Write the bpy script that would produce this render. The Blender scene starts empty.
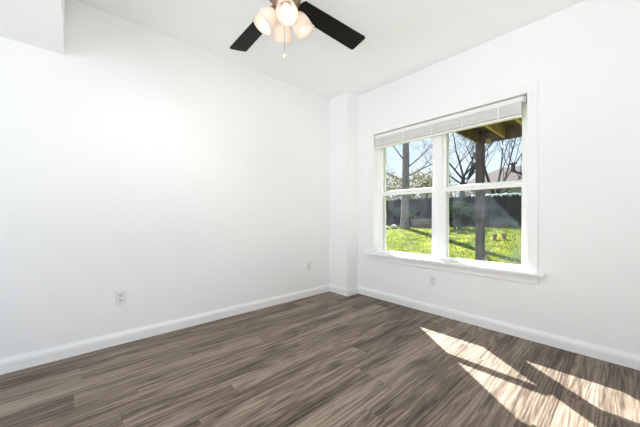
import bpy, bmesh, math, random
from mathutils import Vector, Matrix

S = bpy.context.scene
COL = S.collection
R = math.radians
PI = math.pi

# ------------------------------------------------------------------ camera
cd = bpy.data.cameras.new('camera')
cam = bpy.data.objects.new('camera', cd)
COL.objects.link(cam)
cam.location = (0, 0, 1.077)
cam.rotation_euler = (R(90), 0, R(48.25))
cd.sensor_width = 36
cd.lens = 36 * 274 / 640
cd.shift_y = 2.5 / 640
cd.clip_start = 0.02
cd.clip_end = 400
S.camera = cam

# ------------------------------------------------------------------ world, sun, fill, exposure
SUN_STRENGTH = 24.0
SKY_STRENGTH = 1.2
FILL_WATTS = 22.0
BOUNCE_WATTS = 15.0
LAMP_WATTS = 9.0
EXPOSURE = 0.16

w = bpy.data.worlds.new('sky')
S.world = w
w.use_nodes = True
nt = w.node_tree
nt.nodes.clear()
tc = nt.nodes.new('ShaderNodeTexCoord')
sx = nt.nodes.new('ShaderNodeSeparateXYZ')
rp = nt.nodes.new('ShaderNodeValToRGB')
rp.color_ramp.elements[0].position = 0.0
rp.color_ramp.elements[0].color = (0.86, 0.94, 1.0, 1)
rp.color_ramp.elements[1].position = 0.6
rp.color_ramp.elements[1].color = (0.42, 0.66, 1.0, 1)
nz = nt.nodes.new('ShaderNodeTexNoise')
nz.inputs['Scale'].default_value = 2.2
nz.inputs['Detail'].default_value = 5
cr = nt.nodes.new('ShaderNodeValToRGB')
cr.color_ramp.elements[0].position = 0.48
cr.color_ramp.elements[0].color = (0, 0, 0, 1)
cr.color_ramp.elements[1].position = 0.72
cr.color_ramp.elements[1].color = (0.55, 0.55, 0.55, 1)
mx = nt.nodes.new('ShaderNodeMix')
mx.data_type = 'RGBA'
mx.inputs[7].default_value = (1, 1, 1, 1)
bgn = nt.nodes.new('ShaderNodeBackground')
bgn.inputs['Strength'].default_value = SKY_STRENGTH
wo = nt.nodes.new('ShaderNodeOutputWorld')
nt.links.new(tc.outputs['Generated'], sx.inputs[0])
nt.links.new(sx.outputs['Z'], rp.inputs[0])
nt.links.new(tc.outputs['Generated'], nz.inputs['Vector'])
nt.links.new(nz.outputs['Fac'], cr.inputs[0])
nt.links.new(cr.outputs[0], mx.inputs[0])
nt.links.new(rp.outputs[0], mx.inputs[6])
nt.links.new(mx.outputs[2], bgn.inputs['Color'])
nt.links.new(bgn.outputs[0], wo.inputs[0])

sl = bpy.data.lights.new('sun', 'SUN')
sl.energy = SUN_STRENGTH
sl.angle = R(0.5)
sl.color = (1.0, 0.98, 0.955)
sun = bpy.data.objects.new('sun', sl)
COL.objects.link(sun)
sun.location = (-12, 12, 14)
sun.rotation_euler = Vector((0.845, -0.655, -1.0)).to_track_quat('-Z', 'Y').to_euler()

# added fill light with no real source, shining through the opening behind the camera
al = bpy.data.lights.new('added_rear_fill', 'AREA')
al.shape = 'RECTANGLE'
al.size = 1.8
al.size_y = 1.7
al.energy = FILL_WATTS
al.color = (0.965, 0.985, 1.0)
al.spread = R(120)
ao = bpy.data.objects.new('added_rear_fill', al)
COL.objects.link(ao)
ao.location = (-0.75, -2.6, 1.1)
ao.rotation_euler = (R(112), 0, R(4))

# added soft fill beside the camera, turned up to brighten the ceiling
bl_ = bpy.data.lights.new('added_bounce_fill', 'AREA')
bl_.shape = 'RECTANGLE'
bl_.size = 0.9
bl_.size_y = 0.6
bl_.energy = BOUNCE_WATTS
bl_.spread = R(140)
bl_.color = (0.97, 0.985, 1.0)
bo = bpy.data.objects.new('added_bounce_fill', bl_)
COL.objects.link(bo)
bo.location = (-0.15, -0.30, 1.05)
bo.rotation_euler = Vector((-0.36, 0.58, 0.95)).to_track_quat('-Z', 'Y').to_euler()

S.view_settings.view_transform = 'Standard'
S.view_settings.look = 'None'
S.view_settings.gamma = 1.0
S.view_settings.exposure = EXPOSURE
S.view_settings.use_curve_mapping = False
S.cycles.max_bounces = 14
S.cycles.diffuse_bounces = 8
S.cycles.transparent_max_bounces = 24
S.cycles.caustics_reflective = False
S.cycles.caustics_refractive = False
S.cycles.sample_clamp_indirect = 6.0

# ------------------------------------------------------------------ materials
def new_mat(name):
    m = bpy.data.materials.new(name)
    m.use_nodes = True
    return m, m.node_tree, m.node_tree.nodes['Principled BSDF']


def N(t, kind, **kw):
    n = t.nodes.new(kind)
    for k, v in kw.items():
        setattr(n, k, v)
    return n


def math_node(t, op, a, b=None, c=None):
    n = t.nodes.new('ShaderNodeMath')
    n.operation = op
    for i, v in enumerate((a, b, c)):
        if v is None:
            continue
        if isinstance(v, (int, float)):
            n.inputs[i].default_value = v
        else:
            t.links.new(v, n.inputs[i])
    return n.outputs[0]


def ramp(t, fac, stops):
    n = t.nodes.new('ShaderNodeValToRGB')
    e = n.color_ramp.elements
    while len(e) < len(stops):
        e.new(0.5)
    for el, (p, c) in zip(e, stops):
        el.position = p
        el.color = (*c, 1)
    t.links.new(fac, n.inputs[0])
    return n.outputs[0]


def noisy(name, ca, cb, scale=8, rough=0.5, detail=4, stretch=(1, 1, 1), bump=0.0, bump_scale=None,
          spec=0.5, metal=0.0, lo=0.35, hi=0.65, coords='Object'):
    m, t, b = new_mat(name)
    co = N(t, 'ShaderNodeTexCoord')
    mp = N(t, 'ShaderNodeMapping')
    mp.inputs['Scale'].default_value = stretch
    t.links.new(co.outputs[coords], mp.inputs[0])
    n = N(t, 'ShaderNodeTexNoise')
    n.inputs['Scale'].default_value = scale
    n.inputs['Detail'].default_value = detail
    t.links.new(mp.outputs[0], n.inputs['Vector'])
    t.links.new(ramp(t, n.outputs['Fac'], [(lo, ca), (hi, cb)]), b.inputs['Base Color'])
    b.inputs['Roughness'].default_value = rough
    b.inputs['Specular IOR Level'].default_value = spec
    b.inputs['Metallic'].default_value = metal
    if bump:
        n2 = N(t, 'ShaderNodeTexNoise')
        n2.inputs['Scale'].default_value = bump_scale or scale * 6
        n2.inputs['Detail'].default_value = 3
        t.links.new(mp.outputs[0], n2.inputs['Vector'])
        bp = N(t, 'ShaderNodeBump')
        bp.inputs['Strength'].default_value = bump
        bp.inputs['Distance'].default_value = 0.01
        t.links.new(n2.outputs['Fac'], bp.inputs['Height'])
        t.links.new(bp.outputs[0], b.inputs['Normal'])
    return m


M = {}
M['wall'] = noisy('wall_paint', (0.885, 0.885, 0.885), (0.90, 0.90, 0.90), 1.5, 0.75, bump=0.04, bump_scale=140, spec=0.25)
M['ceiling'] = noisy('ceiling_paint', (0.92, 0.92, 0.92), (0.935, 0.935, 0.935), 1.5, 0.9, bump=0.05, bump_scale=120, spec=0.15)
M['trim'] = noisy('trim_paint', (0.87, 0.87, 0.865), (0.885, 0.885, 0.88), 3, 0.35, spec=0.45)
M['vinyl'] = noisy('window_vinyl', (0.88, 0.88, 0.875), (0.9, 0.9, 0.895), 4, 0.35, spec=0.45)
M['blind'] = noisy('blind_slats', (0.82, 0.81, 0.785), (0.86, 0.85, 0.825), 5, 0.45, stretch=(0.3, 4, 4))
M['cord'] = noisy('blind_cord', (0.62, 0.60, 0.55), (0.7, 0.68, 0.63), 60, 0.8)
M['plate'] = noisy('outlet_plastic', (0.80, 0.80, 0.79), (0.83, 0.83, 0.82), 20, 0.35)
M['receptacle'] = noisy('receptacle_plastic', (0.70, 0.70, 0.69), (0.74, 0.74, 0.73), 20, 0.35)
M['slot'] = noisy('outlet_slot', (0.05, 0.05, 0.05), (0.07, 0.07, 0.07), 20, 0.6)
M['steel'] = noisy('bracket_steel', (0.5, 0.5, 0.5), (0.62, 0.62, 0.62), 30, 0.4, metal=0.2)
M['blade'] = noisy('fan_blade_wood', (0.005, 0.004, 0.0035), (0.011, 0.008, 0.0065), 6, 0.5, stretch=(1, 8, 8), spec=0.15)
M['bronze'] = noisy('fan_brushed_bronze', (0.30, 0.20, 0.13), (0.46, 0.34, 0.24), 14, 0.38, metal=0.85)
M['pendant'] = noisy('pull_pendant', (0.55, 0.42, 0.30), (0.62, 0.5, 0.38), 30, 0.5)
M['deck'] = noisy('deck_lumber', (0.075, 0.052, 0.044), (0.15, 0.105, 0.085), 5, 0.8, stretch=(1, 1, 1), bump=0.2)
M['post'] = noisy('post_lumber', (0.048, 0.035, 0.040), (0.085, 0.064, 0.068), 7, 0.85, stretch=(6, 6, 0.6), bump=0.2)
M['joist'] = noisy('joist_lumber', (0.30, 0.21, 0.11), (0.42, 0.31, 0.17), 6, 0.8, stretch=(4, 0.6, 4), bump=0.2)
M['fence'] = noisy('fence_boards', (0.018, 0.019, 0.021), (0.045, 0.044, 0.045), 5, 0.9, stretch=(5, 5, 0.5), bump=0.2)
M['garland'] = noisy('garland_white', (0.75, 0.75, 0.75), (0.85, 0.85, 0.85), 20, 0.6)
M['roof'] = noisy('roof_shingles', (0.035, 0.020, 0.018), (0.065, 0.038, 0.034), 6, 0.9, detail=6, bump=0.4)
M['siding'] = noisy('house_siding', (0.25, 0.26, 0.28), (0.33, 0.34, 0.36), 3, 0.8, stretch=(0.2, 0.2, 8))
M['eave'] = noisy('eave_board', (0.10, 0.105, 0.115), (0.14, 0.145, 0.155), 3, 0.7)
M['ventmetal'] = noisy('roof_vent_metal', (0.05, 0.05, 0.055), (0.09, 0.09, 0.095), 9, 0.6)
M['bark'] = noisy('tree_bark', (0.14, 0.115, 0.125), (0.30, 0.25, 0.255), 9, 0.95, stretch=(3, 3, 0.6), bump=0.5)
M['bark_dark'] = noisy('dark_bark', (0.028, 0.024, 0.026), (0.06, 0.052, 0.05), 9, 0.95, stretch=(3, 3, 0.6))
M['planter'] = noisy('planter_wood', (0.09, 0.06, 0.045), (0.17, 0.12, 0.09), 8, 0.85)
M['soil'] = noisy('soil', (0.05, 0.04, 0.03), (0.1, 0.08, 0.06), 30, 1.0)
M['clay'] = noisy('garden_clay', (0.24, 0.12, 0.09), (0.34, 0.17, 0.13), 9, 0.85)
M['stone'] = noisy('garden_stone', (0.28, 0.25, 0.24), (0.5, 0.47, 0.45), 6, 0.9, bump=0.4)


def leaf_material(name, ca, cb):
    m, t, b = new_mat(name)
    co = N(t, 'ShaderNodeTexCoord')
    n = N(t, 'ShaderNodeTexNoise')
    n.inputs['Scale'].default_value = 5
    t.links.new(co.outputs['Object'], n.inputs['Vector'])
    c = ramp(t, n.outputs['Fac'], [(0.35, ca), (0.65, cb)])
    d = N(t, 'ShaderNodeBsdfDiffuse')
    tr = N(t, 'ShaderNodeBsdfTranslucent')
    t.links.new(c, d.inputs[0])
    t.links.new(c, tr.inputs[0])
    ms = N(t, 'ShaderNodeMixShader')
    ms.inputs[0].default_value = 0.45
    t.links.new(d.outputs[0], ms.inputs[1])
    t.links.new(tr.outputs[0], ms.inputs[2])
    t.links.new(ms.outputs[0], t.nodes['Material Output'].inputs[0])
    return m


M['leaf_olive'] = leaf_material('olive_leaves', (0.10, 0.085, 0.03), (0.24, 0.20, 0.07))
M['leaf_pale'] = leaf_material('pale_buds', (0.22, 0.19, 0.19), (0.36, 0.32, 0.32))
M['leaf_dark'] = leaf_material('dark_leaves', (0.02, 0.03, 0.02), (0.06, 0.08, 0.04))
M['grass_blade'] = leaf_material('grass_blades', (0.080, 0.122, 0.003), (0.215, 0.225, 0.006))
M['lawn'] = noisy('lawn_ground', (0.060, 0.095, 0.004), (0.20, 0.205, 0.010), 2.2, 0.95, detail=8, bump=0.6, bump_scale=30, spec=0.1)

# window glass: a clear pane with its own reflection
m, t, b = new_mat('clear_glass')
t.nodes.remove(b)
tr = N(t, 'ShaderNodeBsdfTransparent')
tr.inputs[0].default_value = (0.93, 0.95, 0.945, 1)
gl = N(t, 'ShaderNodeBsdfGlossy')
gl.inputs['Roughness'].default_value = 0.0
fr = N(t, 'ShaderNodeFresnel')
fr.inputs[0].default_value = 1.45
ms = N(t, 'ShaderNodeMixShader')
t.links.new(math_node(t, 'MULTIPLY', fr.outputs[0], 0.14), ms.inputs[0])
t.links.new(tr.outputs[0], ms.inputs[1])
t.links.new(gl.outputs[0], ms.inputs[2])
t.links.new(ms.outputs[0], t.nodes['Material Output'].inputs[0])
M['glass'] = m

# insect screen: fine grey mesh, mostly see-through
m, t, b = new_mat('insect_mesh')
t.nodes.remove(b)
tr = N(t, 'ShaderNodeBsdfTransparent')
d = N(t, 'ShaderNodeBsdfDiffuse')
d.inputs[0].default_value = (0.10, 0.11, 0.13, 1)
tl = N(t, 'ShaderNodeBsdfTranslucent')
tl.inputs[0].default_value = (0.60, 0.66, 0.80, 1)
m1 = N(t, 'ShaderNodeMixShader')
m1.inputs[0].default_value = 0.6
t.links.new(d.outputs[0], m1.inputs[1])
t.links.new(tl.outputs[0], m1.inputs[2])
co = N(t, 'ShaderNodeTexCoord')
n = N(t, 'ShaderNodeTexNoise')
n.inputs['Scale'].default_value = 6
n.inputs['Detail'].default_value = 4
t.links.new(co.outputs['Object'], n.inputs['Vector'])
m2 = N(t, 'ShaderNodeMixShader')
hz_ = N(t, 'ShaderNodeMapRange')
hz_.inputs['From Min'].default_value = 0.36
hz_.inputs['From Max'].default_value = 0.64
hz_.inputs['To Min'].default_value = 0.02
hz_.inputs['To Max'].default_value = 0.085
t.links.new(n.outputs['Fac'], hz_.inputs['Value'])
t.links.new(hz_.outputs[0], m2.inputs[0])
t.links.new(tr.outputs[0], m2.inputs[1])
t.links.new(m1.outputs[0], m2.inputs[2])
t.links.new(m2.outputs[0], t.nodes['Material Output'].inputs[0])
M['screen'] = m

# frosted lamp shade
m, t, b = new_mat('frosted_shade')
b.inputs['Base Color'].default_value = (0.86, 0.79, 0.73, 1)
b.inputs['Roughness'].default_value = 0.5
tl = N(t, 'ShaderNodeBsdfTranslucent')
tl.inputs[0].default_value = (0.86, 0.79, 0.73, 1)
ms = N(t, 'ShaderNodeMixShader')
ms.inputs[0].default_value = 0.5
t.links.new(b.outputs[0], ms.inputs[1])
t.links.new(tl.outputs[0], ms.inputs[2])
t.links.new(ms.outputs[0], t.nodes['Material Output'].inputs[0])
M['shade'] = m

m, t, b = new_mat('lit_bulb')
b.inputs['Base Color'].default_value = (1, 1, 1, 1)
b.inputs['Emission Color'].default_value = (1.0, 0.94, 0.87, 1)
b.inputs['Emission Strength'].default_value = 3.0
M['bulb'] = m

# vinyl plank floor, boards running along Y
m, t, b = new_mat('plank_floor')
co = N(t, 'ShaderNodeTexCoord')
sp = N(t, 'ShaderNodeSeparateXYZ')
t.links.new(co.outputs['Object'], sp.inputs[0])
X, Y = sp.outputs['X'], sp.outputs['Y']
u = math_node(t, 'DIVIDE', math_node(t, 'ADD', X, 0.085), 0.178)
row = math_node(t, 'FLOOR', u)
w1 = N(t, 'ShaderNodeTexWhiteNoise', noise_dimensions='1D')
t.links.new(row, w1.inputs['W'])
v = math_node(t, 'ADD', math_node(t, 'DIVIDE', Y, 1.22), math_node(t, 'MULTIPLY', w1.outputs['Value'], 7.3))
col = math_node(t, 'FLOOR', v)
cb = N(t, 'ShaderNodeCombineXYZ')
t.links.new(row, cb.inputs[0])
t.links.new(col, cb.inputs[1])
w2 = N(t, 'ShaderNodeTexWhiteNoise', noise_dimensions='2D')
t.links.new(cb.outputs[0], w2.inputs['Vector'])
rnd = w2.outputs['Value']


cw = N(t, 'ShaderNodeCombineXYZ')
t.links.new(math_node(t, 'MULTIPLY', X, 9.0), cw.inputs[0])
t.links.new(math_node(t, 'MULTIPLY', Y, 2.6), cw.inputs[1])
t.links.new(math_node(t, 'MULTIPLY', rnd, 17.0), cw.inputs[2])
nw = N(t, 'ShaderNodeTexNoise')
nw.inputs['Scale'].default_value = 1.0
nw.inputs['Detail'].default_value = 3
t.links.new(cw.outputs[0], nw.inputs['Vector'])
XW = math_node(t, 'ADD', X, math_node(t, 'MULTIPLY', math_node(t, 'SUBTRACT', nw.outputs['Fac'], 0.5), 0.026))


def floor_noise(kx, ky, scale, detail, rough=0.55):
    c = N(t, 'ShaderNodeCombineXYZ')
    t.links.new(math_node(t, 'MULTIPLY', XW, kx), c.inputs[0])
    t.links.new(math_node(t, 'MULTIPLY', Y, ky), c.inputs[1])
    t.links.new(math_node(t, 'MULTIPLY', rnd, 61.0), c.inputs[2])
    n = N(t, 'ShaderNodeTexNoise')
    n.inputs['Scale'].default_value = scale
    n.inputs['Detail'].default_value = detail
    n.inputs['Roughness'].default_value = rough
    t.links.new(c.outputs[0], n.inputs['Vector'])
    return n.outputs['Fac']


broad = floor_noise(9.0, 0.6, 1.0, 4)
ring_src = floor_noise(6.5, 0.33, 1.0, 2)
rings = math_node(t, 'PINGPONG', math_node(t, 'MULTIPLY', ring_src, 16.0), 0.5)      # cathedral grain
streak = floor_noise(60.0, 2.0, 1.0, 4, 0.65)
fine = floor_noise(190.0, 11.0, 1.0, 3)
tone = math_node(t, 'ADD', math_node(t, 'MULTIPLY', broad, 0.72), math_node(t, 'MULTIPLY', rnd, 0.14))
tone = math_node(t, 'ADD', tone, math_node(t, 'MULTIPLY', rings, 0.42))
tone = math_node(t, 'ADD', tone, math_node(t, 'MULTIPLY', streak, 0.75))
tone = math_node(t, 'ADD', tone, math_node(t, 'MULTIPLY', fine, 0.38))
tone = math_node(t, 'SUBTRACT', tone, 0.555)
colr = ramp(t, tone, [(0.28, (0.034, 0.022, 0.0135)), (0.43, (0.092, 0.064, 0.043)), (0.58, (0.185, 0.139, 0.103)),
                      (0.76, (0.31, 0.247, 0.193))])
fu = math_node(t, 'FRACT', u)
fv = math_node(t, 'FRACT', v)
gap = math_node(t, 'MAXIMUM', math_node(t, 'LESS_THAN', fu, 0.012), math_node(t, 'LESS_THAN', fv, 0.0022))
mx = N(t, 'ShaderNodeMix', data_type='RGBA')
t.links.new(math_node(t, 'MULTIPLY', gap, 0.35), mx.inputs[0])
t.links.new(colr, mx.inputs[6])
mx.inputs[7].default_value = (0.02, 0.016, 0.013, 1)
t.links.new(mx.outputs[2], b.inputs['Base Color'])
t.links.new(math_node(t, 'MULTIPLY_ADD', streak, 0.2, 0.36), b.inputs['Roughness'])
b.inputs['Specular IOR Level'].default_value = 0.35
bp = N(t, 'ShaderNodeBump')
bp.inputs['Strength'].default_value = 0.12
bp.inputs['Distance'].default_value = 0.004
t.links.new(math_node(t, 'SUBTRACT', streak, gap), bp.inputs['Height'])
t.links.new(bp.outputs[0], b.inputs['Normal'])
M['floor'] = m


# ------------------------------------------------------------------ mesh helpers
class MB:
    """collects shapes and links them as one mesh object"""

    def __init__(self):
        self.bm = bmesh.new()

    def box(self, a, c, bevel=0.0, mat=None):
        r = bmesh.ops.create_cube(self.bm, size=1.0)
        vs = r['verts']
        for vtx in vs:
            vtx.co = Vector([(a[i] + c[i]) / 2 + vtx.co[i] * (c[i] - a[i]) for i in range(3)])
        if bevel:
            es = list({e for vtx in vs for e in vtx.link_edges})
            r2 = bmesh.ops.bevel(self.bm, geom=es, offset=bevel, segments=2, affect='EDGES', profile=0.5)
            vs = list({vtx for f in r2['faces'] for vtx in f.verts} | {vtx for vtx in vs if vtx.is_valid})
        if mat is not None:
            for vtx in vs:
                vtx.co = mat @ vtx.co
        return self

    def prism(self, pts, d0, d1, axis='X'):
        """polygon pts in the two other axes, extruded along axis from d0 to d1"""
        def mk(p, d):
            return {'X': (d, p[0], p[1]), 'Y': (p[0], d, p[1]), 'Z': (p[0], p[1], d)}[axis]
        a = [self.bm.verts.new(mk(p, d0)) for p in pts]
        c = [self.bm.verts.new(mk(p, d1)) for p in pts]
        n = len(pts)
        self.bm.faces.new(a)
        self.bm.faces.new(c[::-1])
        for i in range(n):
            j = (i + 1) % n
            self.bm.faces.new((a[i], c[i], c[j], a[j]))
        return self

    def tube(self, pts, radii, seg=8, cap=True):
        pts = [Vector(p) for p in pts]
        if isinstance(radii, (int, float)):
            radii = [radii] * len(pts)
        rings = []
        up = Vector((0.13, 0.27, 0.95)).normalized()
        for i, p in enumerate(pts):
            d = (pts[min(i + 1, len(pts) - 1)] - pts[max(i - 1, 0)]).normalized()
            s = d.cross(up)
            if s.length < 0.15:
                s = d.cross(Vector((1, 0, 0)))
            s.normalize()
            q = d.cross(s)
            rings.append([self.bm.verts.new(p + radii[i] * (math.cos(2 * PI * k / seg) * s + math.sin(2 * PI * k / seg) * q))
                          for k in range(seg)])
        for a, c in zip(rings, rings[1:]):
            for k in range(seg):
                self.bm.faces.new((a[k], a[(k + 1) % seg], c[(k + 1) % seg], c[k]))
        if cap:
            self.bm.faces.new(rings[0][::-1])
            self.bm.faces.new(rings[-1])
        return self

    def lathe(self, prof, mat=None, seg=28, cap0=False, cap1=False):
        """prof: (radius, z) pairs turned about Z"""
        rings = []
        for r, z in prof:
            ring = []
            for k in range(seg):
                p = Vector((r * math.cos(2 * PI * k / seg), r * math.sin(2 * PI * k / seg), z))
                ring.append(self.bm.verts.new(mat @ p if mat is not None else p))
            rings.append(ring)
        for a, c in zip(rings, rings[1:]):
            for k in range(seg):
                self.bm.faces.new((a[k], a[(k + 1) % seg], c[(k + 1) % seg], c[k]))
        if cap0:
            self.bm.faces.new(rings[0][::-1])
        if cap1:
            self.bm.faces.new(rings[-1])
        return self

    def quad(self, *p):
        self.bm.faces.new([self.bm.verts.new(q) for q in p])
        return self

    def build(self, name, material, parent=None, smooth=False, loc=None, recalc=True):
        if recalc:
            bmesh.ops.recalc_face_normals(self.bm, faces=self.bm.faces)
        me = bpy.data.meshes.new(name)
        self.bm.to_mesh(me)
        self.bm.free()
        me.materials.append(material)
        if smooth:
            for p in me.polygons:
                p.use_smooth = True
        o = bpy.data.objects.new(name, me)
        COL.objects.link(o)
        if parent is not None:
            o.parent = parent
        if loc is not None:
            o.location = loc
        return o


def tag(o, label=None, cat=None, group=None, kind=None):
    if label:
        o['label'] = label
    if cat:
        o['category'] = cat
    if group:
        o['group'] = group
    if kind:
        o['kind'] = kind
    return o


def empty(name, loc=(0, 0, 0)):
    o = bpy.data.objects.new(name, None)
    o.location = loc
    o.empty_display_size = 0.1
    COL.objects.link(o)
    return o


def copy_tree(o, parent=None):
    c = o.copy()
    COL.objects.link(c)
    if parent is not None:
        c.parent = parent
    for ch in list(o.children):
        copy_tree(ch, c)
    return c


def struct(name, mb, mat, label, cat):
    return tag(mb.build(name, mat), label, cat, kind='structure')


# ------------------------------------------------------------------ room shell
XL, XR, YB, YW, ZC = -2.845, 0.42, -1.5, 2.95, 2.75
WO = 3.15                                      # outer face of the window wall
OX0, OX1, OZ0, OZ1 = -2.225, -0.58, 0.595, 2.15  # window opening

struct('floor', MB().box((XL - .15, YB - .15, -0.1), (XR + .15, WO, 0)), M['floor'],
       'grey-brown wood plank floor with sunlit patches on it', 'floor')
struct('ceiling', MB().box((XL - .15, YB - .15, ZC), (XR + .15, WO, ZC + .12)), M['ceiling'],
       'flat white ceiling around the dark-bladed fan', 'ceiling')
struct('ceiling_soffit', MB().box((XL, YB, 2.30), (XR, -0.062, ZC)), M['ceiling'],
       'lower white ceiling section in the upper left corner', 'soffit')
struct('wall_left', MB().box((XL - .15, YB - .15, 0), (XL, WO, ZC)), M['wall'],
       'long plain white wall on the left', 'wall')
wb = MB()
wb.box((XL, YW, 0), (OX0, WO, ZC)).box((OX1, YW, 0), (XR + .15, WO, ZC))
wb.box((OX0, YW, 0), (OX1, WO, OZ0)).box((OX0, YW, OZ1), (OX1, WO, ZC))
struct('wall_right', wb, M['wall'], 'white wall with the double window in it', 'wall')
struct('wall_corner', MB().box((XL, 2.728, 0), (-2.508, YW, ZC)), M['wall'],
       'narrow white boxed column in the far corner', 'column')
struct('wall_side', MB().box((XR, YB - .15, 0), (XR + .15, YW, ZC)), M['wall'],
       'plain white wall beside the camera', 'wall')
bw = MB()
bw.box((XL, YB - .1, 0), (-2.5, YB, 2.3)).box((0.25, YB - .1, 0), (XR, YB, 2.3)).box((-2.5, YB - .1, 2.2), (0.25, YB, 2.3))  # opening made up so the rear fill light can enter the room
struct('wall_back', bw, M['wall'], 'white wall with a wide opening behind the camera', 'wall')


def base_profile(d):                            # d = depth off the wall
    return [(0, 0), (d * 1.0, 0), (d * 1.0, 0.062), (d * 0.75, 0.082), (d * 0.4, 0.090), (d * 0.3, 0.1), (0, 0.1)]


mb = MB()
mb.prism([(XL + p, z) for p, z in base_profile(0.016)], YB, 2.728, 'Y')
struct('baseboard_left', mb, M['trim'], 'white baseboard along the long left wall', 'baseboard')
mb = MB()
bprof = base_profile(0.016)
loops = [[mb.bm.verts.new(q(p, z)) for p, z in bprof] for q in (lambda p, z: (XL + .012, 2.728 - p, z), lambda p, z: (-2.508 + p, 2.728 - p, z), lambda p, z: (-2.508 + p, YW, z))]
for la, lb in zip(loops, loops[1:]):
    for i in range(len(bprof)):
        j = (i + 1) % len(bprof)
        mb.bm.faces.new((la[i], la[j], lb[j], lb[i]))
mb.bm.faces.new(loops[0])
mb.bm.faces.new(loops[2][::-1])
struct('baseboard_corner', mb, M['trim'], 'short white baseboard wrapping the corner column', 'baseboard')
mb = MB()
mb.prism([(YW - p, z) for p, z in base_profile(0.016)], -2.508, XR, 'X')
struct('baseboard_right', mb, M['trim'], 'white baseboard under the window along the right wall', 'baseboard')
mb = MB()
mb.prism([(XR - p, z) for p, z in base_profile(0.016)], YB, YW, 'Y')
struct('baseboard_side', mb, M['trim'], 'white baseboard beside the camera', 'baseboard')

# ------------------------------------------------------------------ window casing, stool, apron
t = tag(empty('trim_1', (-1.4, YW, OZ0)), 'white casing, sill and apron framing the double window', 'window trim', kind='structure')
o = t.location


def part(mb, name, mat, parent, smooth=False):
    """shape given in room coordinates, parented to a thing with its own base point"""
    bmesh.ops.translate(mb.bm, verts=mb.bm.verts, vec=-Vector(parent_origin(parent)))
    return mb.build(name, mat, parent, smooth)


def parent_origin(p):
    v = Vector((0, 0, 0))
    while p is not None:
        v += Vector(p.location)
        p = p.parent
    return v


part(MB().box((OX0 - .075, YW - .016, OZ0), (OX0, YW, OZ1 + .075), .003), 'side_casing', M['trim'], t)
part(MB().box((OX1, YW - .016, OZ0), (OX1 + .075, YW, OZ1 + .075), .003), 'side_casing', M['trim'], t)
part(MB().box((OX0, YW - .016, OZ1), (OX1, YW, OZ1 + .075), .003), 'head_casing', M['trim'], t)
part(MB().box((OX0 - .12, 2.886, OZ0 - .03), (OX1 + .12, YW, OZ0), .006), 'window_stool', M['trim'], t)
part(MB().box((OX0, YW - .001, OZ0 - .03), (OX1, 3.045, OZ0 - .002)), 'window_sill', M['trim'], t)
part(MB().box((OX0 - .075, YW - .016, OZ0 - .10), (OX1 + .075, YW, OZ0 - .03), .003), 'apron', M['trim'], t)


# ------------------------------------------------------------------ the two double-hung windows
def window_unit(name, x0, x1, label):
    W = tag(empty(name, ((x0 + x1) / 2, 3.04, OZ0)), label, 'window', group='double-hung windows side by side', kind='structure')
    z0, z1 = OZ0, OZ1
    fw = .022
    mb = MB()
    mb.box((x0, 3.03, z0), (x0 + fw, 3.135, z1)).box((x1 - fw, 3.03, z0), (x1, 3.135, z1))
    mb.box((x0 + fw, 3.03, z1 - .03), (x1 - fw, 3.135, z1)).box((x0 + fw, 3.046, z0 - .02), (x1 - fw, 3.135, z0 + .004))
    # outer lip of the frame
    mb.box((x0 + fw, 3.100, z0), (x0 + .058, 3.135, z1)).box((x1 - .045, 3.100, z0), (x1 - fw, 3.135, z1))
    part(mb, 'frame', M['vinyl'], W)

    def sash(nm, ya, yb, za, zb, bot, top):
        a, c = x0 + fw, x1 - fw
        s = .040
        mb = MB()
        mb.box((a, ya, za), (a + s, yb, zb), .003).box((c - s, ya, za), (c, yb, zb), .003)
        mb.box((a + s - .002, ya, za), (c - s + .002, yb, za + bot), .003)
        mb.box((a + s - .002, ya, zb - top), (c - s + .002, yb, zb), .003)
        if nm == 'lower_sash':                     # finger lip along the meeting rail
            mb.box((a + s, ya - .030, zb - .010), (c - s, ya + .004, zb + .008), .003)
        so = part(mb, nm, M['vinyl'], W)
        ym = (ya + yb) / 2
        part(MB().box((a + s - .004, ym - .002, za + bot - .004), (c - s + .004, ym + .002, zb - top + .004)), 'glass_pane', M['glass'], so)
        return so
    lo = sash('lower_sash', 3.042, 3.056, OZ0 + .002, 1.388, .030, .043)
    sash('upper_sash', 3.058, 3.072, 1.354, OZ1 - .028, .034, .045)
    xm = (x0 + x1) / 2
    mb = MB().box((xm - .025, 3.030, 1.390), (xm + .025, 3.055, 1.396), .003)
    mb.tube([(xm, 3.042, 1.396), (xm, 3.042, 1.403)], .008, 12).box((xm - .004, 3.022, 1.398), (xm + .024, 3.046, 1.404), .002)
    part(mb, 'sash_lock', M['vinyl'], lo)
    # insect screen over the lower half, outside
    mb = MB()
    a, c, za, zb = x0 + .058, x1 - .058, OZ0 + .004, 1.414
    sc = MB()
    sc.box((a, 3.088, za), (a + .012, 3.096, zb)).box((c - .012, 3.088, za), (c, 3.096, zb))
    sc.box((a, 3.088, za), (c, 3.096, za + .012)).box((a, 3.088, zb - .012), (c, 3.096, zb))
    f = part(sc, 'screen_frame', M['vinyl'], W)
    part(MB().quad((a + .008, 3.092, za + .008), (c - .008, 3.092, za + .008), (c - .008, 3.092, zb - .008), (a + .008, 3.092, zb - .008)),
         'insect_screen', M['screen'], f)
    return W


XM = -1.408
window_unit('window_1', OX0, XM - .018, 'left double-hung white window looking to the tree trunk')
window_unit('window_2', XM + .018, OX1, 'right double-hung white window looking to the deck post')
struct('trim_2', MB().box((XM - .018, 3.022, OZ0), (XM + .018, 3.14, OZ1), .003), M['vinyl'],
       'white mullion post between the two windows', 'window mullion')

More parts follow.
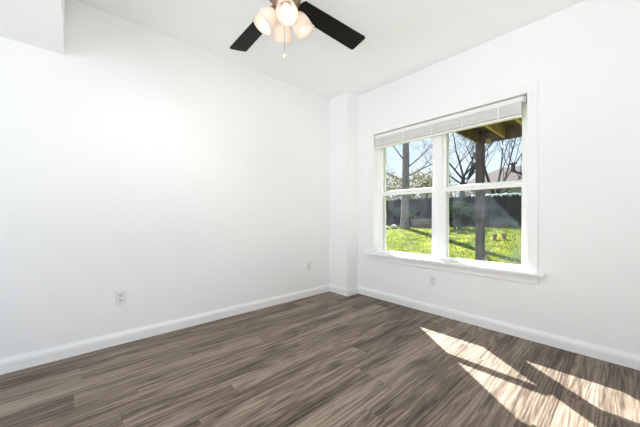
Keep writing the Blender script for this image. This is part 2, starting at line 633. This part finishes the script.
# ------------------------------------------------------------------ raised blind
B = tag(empty('window_blind', (-1.4, 2.985, OZ1)), 'white slatted blind drawn up to the top of the window', 'blind')
bx0, bx1 = OX0 + .012, OX1 - .03
mb = MB().box((bx0, 2.957, 2.092), (bx1, 3.012, 2.140), .003)
part(mb, 'headrail', M['blind'], B)
mb = MB().box((bx0 - .004, 2.949, 2.092), (bx1 - .004, 2.956, 2.138), .003)
part(mb, 'valance', M['blind'], B)
random.seed(4)
mb = MB()
z = 1.992
while z < 2.088:
    dy = random.uniform(-.002, .002)
    mb.box((bx0 + random.uniform(0, .004), 2.950 + dy, z), (bx1 - .012 - random.uniform(0, .004), 3.002 + dy, z + .0085), .002)
    z += .0125
part(mb, 'slat_stack', M['blind'], B)
part(MB().box((bx0 + .002, 2.953, 1.966), (bx1 - .014, 3.008, 1.985), .004), 'bottom_rail', M['blind'], B)
for lx in (-2.16, -1.80, -1.44, -1.12, -0.80):
    part(MB().box((lx - .006, 2.9455, 1.97), (lx + .006, 2.9475, 2.092)), 'ladder_tape', M['blind'], B)
br = MB().box((bx1 + .002, 2.945, 2.080), (bx1 + .02, 3.01, 2.135), .002)
part(br, 'mounting_bracket', M['steel'], B)
mb = MB()
for i in range(3):
    for k in range(4):
        mb.tube([(bx0 + .012 + i * .016, 2.9495, 2.098 + k * .0105), (bx0 + .012 + i * .016, 2.9475, 2.098 + k * .0105)], .0035, 8)
part(mb, 'end_holes', M['cord'], B)

# ------------------------------------------------------------------ ceiling fan with four lamps
FX, FY, FZ = -1.372, 0.937, 2.385
F = tag(empty('ceiling_fan', (FX, FY, ZC)), 'dark-bladed ceiling fan with a cluster of frosted lamps', 'ceiling fan')


def fpart(mb, name, mat, parent=F, smooth=False, shift=True):
    bmesh.ops.translate(mb.bm, verts=mb.bm.verts, vec=Vector((FX, FY, FZ)))
    return part(mb, name, mat, parent, smooth)


fpart(MB().lathe([(.012, .365), (.068, .365), (.070, .34), (.055, .30), (.022, .285), (.012, .285)], cap0=True, cap1=True), 'canopy', M['bronze'], smooth=True)
fpart(MB().lathe([(.012, .30), (.012, .13)], cap0=True, cap1=True, seg=16), 'downrod', M['bronze'], smooth=True)
fpart(MB().lathe([(.014, .15), (.05, .14), (.105, .105), (.115, .07), (.115, .03), (.095, .005), (.06, -.005), (.014, -.005)], cap0=True, cap1=True),
      'motor_housing', M['bronze'], smooth=True)
for ang in (178.6, 88.6, -1.4, -91.4):
    rz = Matrix.Rotation(R(ang), 4, 'Z')
    pitch = Matrix.Rotation(R(-12), 4, 'X')
    mb = MB()
    # rounded board outline, x along the blade
    out = [(.125, -.056), (.655, -.070), (.666, -.066), (.670, -.056), (.670, .056), (.666, .066), (.655, .070), (.125, .056), (.11, .04), (.11, -.04)]
    mb.prism(out, -.004, .004, 'Z')
    bmesh.ops.transform(mb.bm, matrix=rz @ pitch, verts=mb.bm.verts)
    bl = fpart(mb, 'blade', M['blade'])
    mb = MB()
    mb.prism([(.06, -.018), (.16, -.03), (.215, -.036), (.225, 0), (.215, .036), (.16, .03), (.06, .018)], 0.0045, .010, 'Z')
    bmesh.ops.transform(mb.bm, matrix=rz @ pitch, verts=mb.bm.verts)
    fpart(mb, 'blade_iron', M['bronze'], bl)
# light kit
fpart(MB().lathe([(.03, -.004), (.062, -.01), (.066, -.04), (.055, -.062), (.034, -.075), (.012, -.082)], cap0=True, cap1=True), 'light_kit', M['bronze'], smooth=True)
for ang in (-28, 62, 152, 242):
    d = Vector((math.cos(R(ang)), math.sin(R(ang)), 0))
    tilt = R(57)                                   # below the horizontal
    ax = Vector((d.x * math.cos(tilt), d.y * math.cos(tilt), -math.sin(tilt)))
    p0 = d * .035 + Vector((0, 0, -.056))
    p1 = d * .058 + Vector((0, 0, -.074))
    am = fpart(MB().tube([p0, (p0 + p1) / 2 + Vector((0, 0, .004)), p1], .011, 12), 'lamp_arm', M['bronze'], smooth=True)
    q = ax.to_track_quat('Z', 'Y').to_matrix().to_4x4()
    mt = Matrix.Translation(p1) @ q
    fpart(MB().lathe([(.008, -.004), (.022, 0), (.026, .012), (.026, .03), (.010, .031)], mt, cap0=True, cap1=True), 'lamp_socket', M['bronze'], am, smooth=True)
    prof = [(.026, .020), (.040, .027), (.051, .048), (.057, .078), (.058, .102), (.060, .124), (.064, .134)]
    inner = [(r - .003, zz) for r, zz in reversed(prof)]
    sh = fpart(MB().lathe(prof + inner, mt), 'lamp_shade', M['shade'], smooth=True)
    fpart(MB().lathe([(.008, .03), (.013, .036), (.020, .055), (.027, .075), (.029, .09), (.025, .106), (.014, .116), (.003, .119)], mt, cap0=True, cap1=True, seg=20),
          'bulb', M['bulb'], sh, smooth=True)
for k, ang in enumerate((-28, 62, 152, 242)):       # the light of the four bulbs
    d = Vector((math.cos(R(ang)), math.sin(R(ang)), 0))
    p = d * (.058 + .140 * math.cos(tilt)) + Vector((0, 0, -.074 - .140 * math.sin(tilt)))
    ld = bpy.data.lights.new('bulb_light', 'SPOT')
    ld.energy = LAMP_WATTS
    ld.color = (1.0, 0.975, 0.945)
    ld.shadow_soft_size = .035
    ld.spot_size = R(165)
    ld.spot_blend = 0.5
    lo_ = bpy.data.objects.new('bulb_light', ld)
    COL.objects.link(lo_)
    lo_.location = Vector((FX, FY, FZ)) + p
    lo_.rotation_euler = Vector((d.x * math.cos(tilt), d.y * math.cos(tilt), -math.sin(tilt))).to_track_quat('-Z', 'Y').to_euler()
ch = fpart(MB().tube([(0, 0, -.08), (0, 0, -.34)], .0014, 6), 'pull_chain', M['bronze'])
fpart(MB().lathe([(.002, -.335), (.007, -.340), (.010, -.350), (.008, -.362), (.002, -.366)], cap0=True, cap1=True, seg=16), 'pull_knob', M['pendant'], ch, smooth=True)


# ------------------------------------------------------------------ wall outlets
def outlet(loc, rz, label):
    U = tag(empty('wall_outlet', loc), label, 'outlet', group='white wall outlets')
    U.rotation_euler = (0, 0, rz)
    # plate faces local -Y
    MB().box((-.036, -.006, -.058), (.036, 0, .058), .003).build('cover_plate', M['plate'], U)
    for zz in (.020, -.020):
        mb = MB()
        pts = []
        for k in range(20):
            a = 2 * PI * k / 20
            pts.append((.0165 * math.cos(a), zz + max(-.0125, min(.0125, .0175 * math.sin(a)))))
        mb.prism(pts, -.0085, -.005, 'Y')
        rc = mb.build('receptacle', M['receptacle'], U)
        mb = MB()
        mb.box((-.0075, -.0092, zz - .002), (-.0050, -.0080, zz + .007))
        mb.box((.0050, -.0092, zz - .002), (.0075, -.0080, zz + .007))
        mb.tube([(0, -.0092, zz - .008), (0, -.0080, zz - .008)], .0024, 8)
        mb.build('socket_slots', M['slot'], rc)
    MB().tube([(0, -.0075, 0), (0, -.0055, 0)], .003, 10).build('plate_screw', M['plate'], U)
    return U


outlet((XL, 0.283, .388), R(90), 'white outlet on the left wall nearest the camera')
outlet((XL, 2.34, .402), R(90), 'white outlet on the left wall close to the corner column')
outlet((-1.43, YW, .358), 0, 'white outlet under the window')


# ------------------------------------------------------------------ outdoors: lawn
def ground(x, y):
    pts = [(3.0, -.12), (4.5, -.08), (7.6, .15), (10.5, .55), (12.5, .64), (20, .75), (80, 1.0)]
    for (a, za), (c, zb) in zip(pts, pts[1:]):
        if y <= c:
            k = max(0.0, (y - a) / (c - a))
            return za + (zb - za) * k + .03 * math.sin(x * .9 + y * .4) * min(1, max(0, (y - 4) / 4))
    return 1.0


mb = MB()
xs = [-60 + 1.0 * i for i in range(101)]
ys = [3.16 + .42 * i for i in range(40)] + [20 + 5 * i for i in range(13)]
grid = [[mb.bm.verts.new((x, y, ground(x, y))) for x in xs] for y in ys]
for r0, r1 in zip(grid, grid[1:]):
    for i in range(len(xs) - 1):
        mb.bm.faces.new((r0[i], r0[i + 1], r1[i + 1], r1[i]))
tag(mb.build('lawn_ground', M['lawn'], smooth=True), 'green yard rising gently from the house to the fence', 'lawn', kind='structure')
random.seed(11)
mb = MB()
for i in range(26000):
    y = 3.6 + 8.6 * random.random() ** 0.9
    x = -.21 * y + random.uniform(-.62, .40) * y
    zz = ground(x, y) - .005
    a = random.uniform(0, PI)
    h = random.uniform(.03, .075)
    s = random.uniform(.006, .012)
    lx, ly = random.uniform(-.03, .03), random.uniform(-.03, .03)
    c, d = math.cos(a) * s, math.sin(a) * s
    f = [mb.bm.verts.new(q) for q in ((x - c, y - d, zz), (x + c, y + d, zz), (x + lx, y + ly, zz + h))]
    mb.bm.faces.new(f)
tag(mb.build('grass', M['grass_blade'], recalc=False), 'short sunlit green grass outside the window', 'grass', kind='stuff')

# ------------------------------------------------------------------ raised deck outside the right window
DX, DY, DZ = -1.92, 5.93, 2.475                    # left edge, front edge, underside of its beam
D = tag(empty('wooden_deck', (DX, DY, ground(DX, DY))), 'raised wooden deck on a thick post outside the right window', 'deck')
pw = .132


def post_at(x):
    zz = ground(x, DY) - .05
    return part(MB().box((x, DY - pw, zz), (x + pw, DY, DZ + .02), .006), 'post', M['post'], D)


post_at(DX - .045)
post_at(DX + 4.0)
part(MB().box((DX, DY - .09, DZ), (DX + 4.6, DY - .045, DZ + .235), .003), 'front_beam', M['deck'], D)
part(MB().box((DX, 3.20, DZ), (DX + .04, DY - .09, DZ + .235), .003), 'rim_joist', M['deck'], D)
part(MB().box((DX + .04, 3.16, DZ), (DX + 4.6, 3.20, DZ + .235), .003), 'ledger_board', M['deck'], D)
for k in range(1, 12):
    x = DX + .405 * k
    part(MB().box((x, 3.20, DZ + .03), (x + .04, DY - .09, DZ + .235), .002), 'joist', M['joist'], D)
mb = MB()
y = 3.17
while y < DY + .02:
    mb.box((DX - .02, y, DZ + .237), (DX + 4.62, y + .137, DZ + .265), .003)
    y += .145
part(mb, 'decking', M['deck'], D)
part(MB().box((DX + .142, DY - .135, DZ - .03), (DX + .21, DY - .04, DZ + .06), .004), 'beam_bracket', M['joist'], D)

# ------------------------------------------------------------------ back fence
FY0 = 12.42
FE = tag(empty('wooden_fence', (-6, FY0, ground(-6, FY0))), 'dark board fence across the back of the yard', 'fence')
random.seed(5)
x = -17.0
TOP = 1.92
for k in range(10):
    x1 = x + 2.3
    mb = MB()
    xx = x
    while xx < x1 - .05:
        h = TOP + random.uniform(-.02, .02)
        wd = .136
        zz = ground(xx, FY0) - .02
        mb.prism([(xx, zz), (xx + wd, zz), (xx + wd, h - .03), (xx + wd - .03, h), (xx + .03, h), (xx, h - .03)], FY0 + random.uniform(-.004, .004), FY0 + .02, 'Y')
        xx += .1437
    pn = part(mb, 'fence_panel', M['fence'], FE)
    for hz in (.95, 1.6):
        part(MB().box((x, FY0 + .022, hz), (x1, FY0 + .06, hz + .09)), 'fence_rail', M['fence'], pn)
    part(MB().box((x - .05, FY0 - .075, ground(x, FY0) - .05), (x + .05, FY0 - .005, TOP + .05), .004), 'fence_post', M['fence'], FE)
    x = x1

mb = MB()
pts = []
x = -4.3
while x < -1.2:
    pts.append((x, FY0 - .09, TOP + .015 - .035 * abs(math.sin((x + 4.3) * PI / .3))))
    x += .05
mb.tube(pts, .028, 6)
for i, p in enumerate(pts):
    if i % 3 == 0:
        mb.lathe([(.004, .03), (.032, .012), (.036, -.03), (.022, -.075), (.004, -.085)], Matrix.Translation(p), seg=8, cap0=True, cap1=True)
tag(mb.build('fence_garland', M['garland'], smooth=True), 'pale scalloped garland along the top of the dark fence', 'garland')

# ------------------------------------------------------------------ neighbour's house
H = tag(empty('neighbor_house', (-2, 24, ground(-2, 24))), "low house with a reddish hip roof beyond the fence", 'house')
ex0, ex1, ey0, ey1, ez = -9.0, 8.0, 22.0, 28.0, 3.35
rx0, rx1, ry, rz_ = -6.5, 5.5, 24.9, 4.85
mb = MB()
vv = [mb.bm.verts.new(p) for p in ((ex0, ey0, ez), (ex1, ey0, ez), (ex1, ey1, ez), (ex0, ey1, ez), (rx0, ry, rz_), (rx1, ry, rz_))]
for f in ((0, 1, 5, 4), (1, 2, 5), (2, 3, 4, 5), (3, 0, 4), (3, 2, 1, 0)):
    mb.bm.faces.new([vv[i] for i in f])
part(mb, 'roof', M['roof'], H)
part(MB().box((ex0 + .4, ey0 + .4, .6), (ex1 - .4, ey1 - .4, ez)), 'house_wall', M['siding'], H)
part(MB().box((ex0, ey0 - .06, ez - .22), (ex1, ey0 + .02, ez + .03)), 'eave', M['eave'], H)
part(MB().tube([(-5.55, 23.9, 4.2), (-5.55, 23.9, 4.85)], .13, 12).lathe([(.02, .0), (.24, .02), (.24, .10), (.02, .20)], Matrix.Translation((-5.55, 23.9, 4.84)), seg=16, cap0=True, cap1=True),
     'roof_vent', M['ventmetal'], H)


# ------------------------------------------------------------------ trees and shrubs
def grow(mb, p, d, length, rad, level, rng, spread=.6, seg=6):
    n = 5
    pts = [p.copy()]
    radii = [rad]
    q = p.copy()
    d = d.normalized()
    for i in range(n):
        d = (d + Vector((rng.uniform(-1, 1), rng.uniform(-1, 1), rng.uniform(-.5, .9))) * .13).normalized()
        q = q + d * (length / n)
        pts.append(q.copy())
        radii.append(rad * (1 - .8 * (i + 1) / n))
    mb.tube(pts, radii, seg if level > 1 else 4, cap=False)
    if level <= 0:
        return
    kids = 4 if level > 2 else 3
    for k in range(kids):
        i = 1 + (k + rng.randint(0, 1)) % (n - 1) if k < kids - 1 else n - 1
        base = pts[i]
        side = Vector((rng.uniform(-1, 1), rng.uniform(-1, 1), rng.uniform(-.2, .8))).normalized()
        nd = (d * (1 - spread) + side * spread).normalized()
        grow(mb, base, nd, length * rng.uniform(.5, .75), max(radii[i] * .58, .0035), level - 1, rng, spread, seg)


def tree(loc, label, trunk_pts, trunk_r, limbs, seed, bark, level=4, name='bare_tree', group=None):
    x, y = loc
    base = Vector((x, y, ground(x, y) - .1))
    T = tag(empty(name, base), label, 'tree', group)
    rng = random.Random(seed)
    part(MB().tube([base + Vector(p) for p in trunk_pts], trunk_r, 12), 'trunk', bark, T, True)
    for p, d, ln, r in limbs:
        mb = MB()
        grow(mb, base + Vector(p), Vector(d), ln, r * .72, level, rng)
        part(mb, 'limb', bark, T)
    return T


# image right is about (+.67, +.75) and depth about (-.75, +.67) in the room's axes
def rt(a, up, dep=0.0):
    return (a * .666 - dep * .746, a * .746 + dep * .666, up)


tree((-6.5, 10.78), 'big tree with a straight thick trunk behind the left window',
     [(0, 0, 0), (0, 0, .4), rt(.02, 1.6), rt(.06, 3.2), rt(.02, 5.0), rt(.1, 7.5)], [.26, .17, .15, .145, .12, .06],
     [(rt(.02, 2.15), rt(-1, .55, .2), 1.9, .05), (rt(.03, 2.35), rt(1, .35, .2), 2.4, .065), (rt(.04, 2.7), rt(.9, .85, -.2), 2.0, .05),
      (rt(.05, 3.0), rt(-.9, .9, .1), 2.2, .05), (rt(.05, 3.5), rt(.6, 1, .4), 2.2, .05), (rt(.05, 4.5), rt(-.6, 1, -.3), 2.6, .06),
      (rt(.05, 5.5), rt(.6, 1, 0), 2.4, .05), (rt(.08, 7.2), rt(0, 1, 0), 2.5, .05)], 3, M['bark'])
tree((-6.0, 15.8), 'bare spreading tree seen left of the deck post',
     [(0, 0, 0), rt(.05, .9), rt(.0, 1.9), rt(.05, 2.7)], [.16, .13, .12, .10],
     [(rt(.0, 2.5), rt(-.75, 1), 3.2, .075), (rt(.03, 2.6), rt(.9, .9), 3.4, .085), (rt(.03, 2.7), rt(-.2, 1, .2), 3.6, .075), (rt(.03, 2.5), rt(.5, 1.1, -.2), 3.4, .07),
      (rt(0, 2.2), rt(-1.0, .6, .2), 2.4, .06), (rt(.0, 2.4), rt(1, .45, .3), 2.6, .06)], 8, M['bark_dark'], group=None)
tree((-5.35, 13.7), 'dark leaning tree trunk just left of the deck post',
     [(0, 0, 0), rt(.0, 1.0), rt(.15, 1.7), rt(.55, 2.5), rt(1.0, 3.4)], [.13, .12, .12, .10, .05],
     [(rt(.55, 2.5), rt(.2, 1), 1.6, .04), (rt(.95, 3.3), rt(.8, 1), 2.0, .045), (rt(.75, 2.9), rt(-.3, 1), 1.6, .035)], 21, M['bark_dark'])
tree((-4.5, 16.2), 'bare many-stemmed tree right of the deck post',
     [(0, 0, 0), rt(.0, .8), rt(.0, 1.5)], [.15, .13, .12],
     [(rt(-.05, 1.4), rt(-.35, 1), 4.2, .065), (rt(.0, 1.4), rt(.15, 1), 4.6, .07), (rt(.03, 1.4), rt(.5, 1), 4.4, .07), (rt(.03, 1.3), rt(.9, .9), 3.8, .06),
      (rt(0, 1.4), rt(-.1, 1, .3), 4.2, .055), (rt(0, 1.4), rt(.3, 1, -.3), 4.2, .06)], 14, M['bark_dark'])


def shrub(loc, label, size, seed, leafmat, nl, leaf=.06, twig_mat=None, group=None, name='shrub'):
    x, y = loc
    base = Vector((x, y, ground(x, y) - .05))
    T = tag(empty(name, base), label, 'shrub', group)
    rng = random.Random(seed)
    mb = MB()
    wd, ht = size
    for k in range(9):
        a = rng.uniform(0, 2 * PI)
        d = Vector((math.cos(a) * wd * .5, math.sin(a) * wd * .5, ht))
        grow(mb, base + Vector((math.cos(a) * .06, math.sin(a) * .06, 0)), d, ht * rng.uniform(.6, .8), .022, 2, rng, .5, 5)
    part(mb, 'stems', twig_mat or M['bark_dark'], T)
    mb = MB()
    for k in range(nl):
        while True:
            v = Vector((rng.uniform(-1, 1), rng.uniform(-1, 1), rng.uniform(-1, 1)))
            if .25 < v.length < 1:
                break
        lump = 1 + .18 * math.sin(v.x * 7 + seed) * math.cos(v.y * 6)
        p = base + Vector((v.x * wd * .5 * lump, v.y * wd * .5 * lump, ht * .55 + v.z * ht * .45 * lump))
        a = Vector((rng.uniform(-1, 1), rng.uniform(-1, 1), rng.uniform(-1, 1))).normalized()
        c = a.cross(Vector((rng.uniform(-1, 1), rng.uniform(-1, 1), rng.uniform(-1, 1)))).normalized()
        s = leaf * rng.uniform(.6, 1.3)
        mb.quad(p - a * s, p + c * s * .5, p + a * s, p - c * s * .5)
    part(mb, 'foliage', leafmat, T)
    return T


g = 'thin olive shrubs beyond the fence'
shrub((-9.35, 13.9), 'thin olive shrub beyond the fence, left of the tree trunk', (2.4, 3.1), 1, M['leaf_olive'], 2600, group=g)
shrub((-8.15, 14.9), 'thin olive shrub beyond the fence, just right of the tree trunk', (2.0, 3.2), 2, M['leaf_olive'], 2600, group=g)
shrub((-7.25, 15.6), 'thin olive shrub beyond the fence, at the right edge of the left window', (1.8, 3.3), 6, M['leaf_olive'], 2300, group=g)
shrub((-6.6, 16.9), 'pale twiggy shrub beyond the fence, left of the deck post', (2.6, 2.6), 17, M['leaf_pale'], 1500, .05, M['bark'])
shrub((-4.35, 10.9), 'dark shrub on the lawn left of the deck post', (1.3, 1.15), 12, M['leaf_dark'], 1700, .05)
shrub((-6.75, 12.0), 'small dark bush at the fence behind the planter', (1.0, .75), 9, M['leaf_dark'], 900, .05)

# ------------------------------------------------------------------ garden things
px, py = -6.0, 11.35
P = tag(empty('planter_box', (px, py, ground(px, py))), 'brown wooden planter box at the far side of the lawn', 'planter')
zz = ground(px, py) - .01
mb = MB()
for a in (0, .13, .26):
    mb.box((px - .4, py - .2, zz + a), (px + .4, py - .17, zz + a + .12), .004).box((px - .4, py + .17, zz + a), (px + .4, py + .2, zz + a + .12), .004)
    mb.box((px - .4, py - .17, zz + a), (px - .37, py + .17, zz + a + .12), .004).box((px + .37, py - .17, zz + a), (px + .4, py + .17, zz + a + .12), .004)
part(mb, 'planter_boards', M['planter'], P)
part(MB().box((px - .37, py - .17, zz + .02), (px + .37, py + .17, zz + .32)), 'soil', M['soil'], P)

for i, (x, y, lb) in enumerate(((-2.56, 9.1, 'small reddish pot on the lawn, the left one of the pair'), (-2.36, 9.25, 'small reddish pot on the lawn, the right one of the pair'))):
    pt = tag(empty('clay_pot', (x, y, ground(x, y))), lb, 'pot', group='reddish pots on the lawn')
    MB().lathe([(.04, 0), (.052, .08), (.06, .13), (.07, .13), (.07, .16), (.06, .16), (.056, .12), (.01, .115)], seg=20, cap0=True, cap1=True).build('pot_body', M['clay'], pt)
    MB().lathe([(.001, .135), (.057, .13), (.057, .125), (.001, .12)], seg=16).build('pot_soil', M['soil'], pt)

random.seed(31)
for i, (x, y, s, lb) in enumerate(((-7.35, 10.2, .13, 'pale garden stone at the left end of the row'), (-7.12, 10.35, .10, 'small pale garden stone in the middle of the row'),
                                   (-6.88, 10.55, .15, 'largest pale garden stone, beside the tree trunk'))):
    mb = MB()
    r = bmesh.ops.create_icosphere(mb.bm, subdivisions=2, radius=s)
    for vtx in mb.bm.verts:
        vtx.co *= 1 + random.uniform(-.12, .12)
        vtx.co.z *= .7
    tag(mb.build('garden_stone', M['stone'], loc=(x, y, ground(x, y) + s * .45)), lb, 'stone', group='pale stones by the tree')
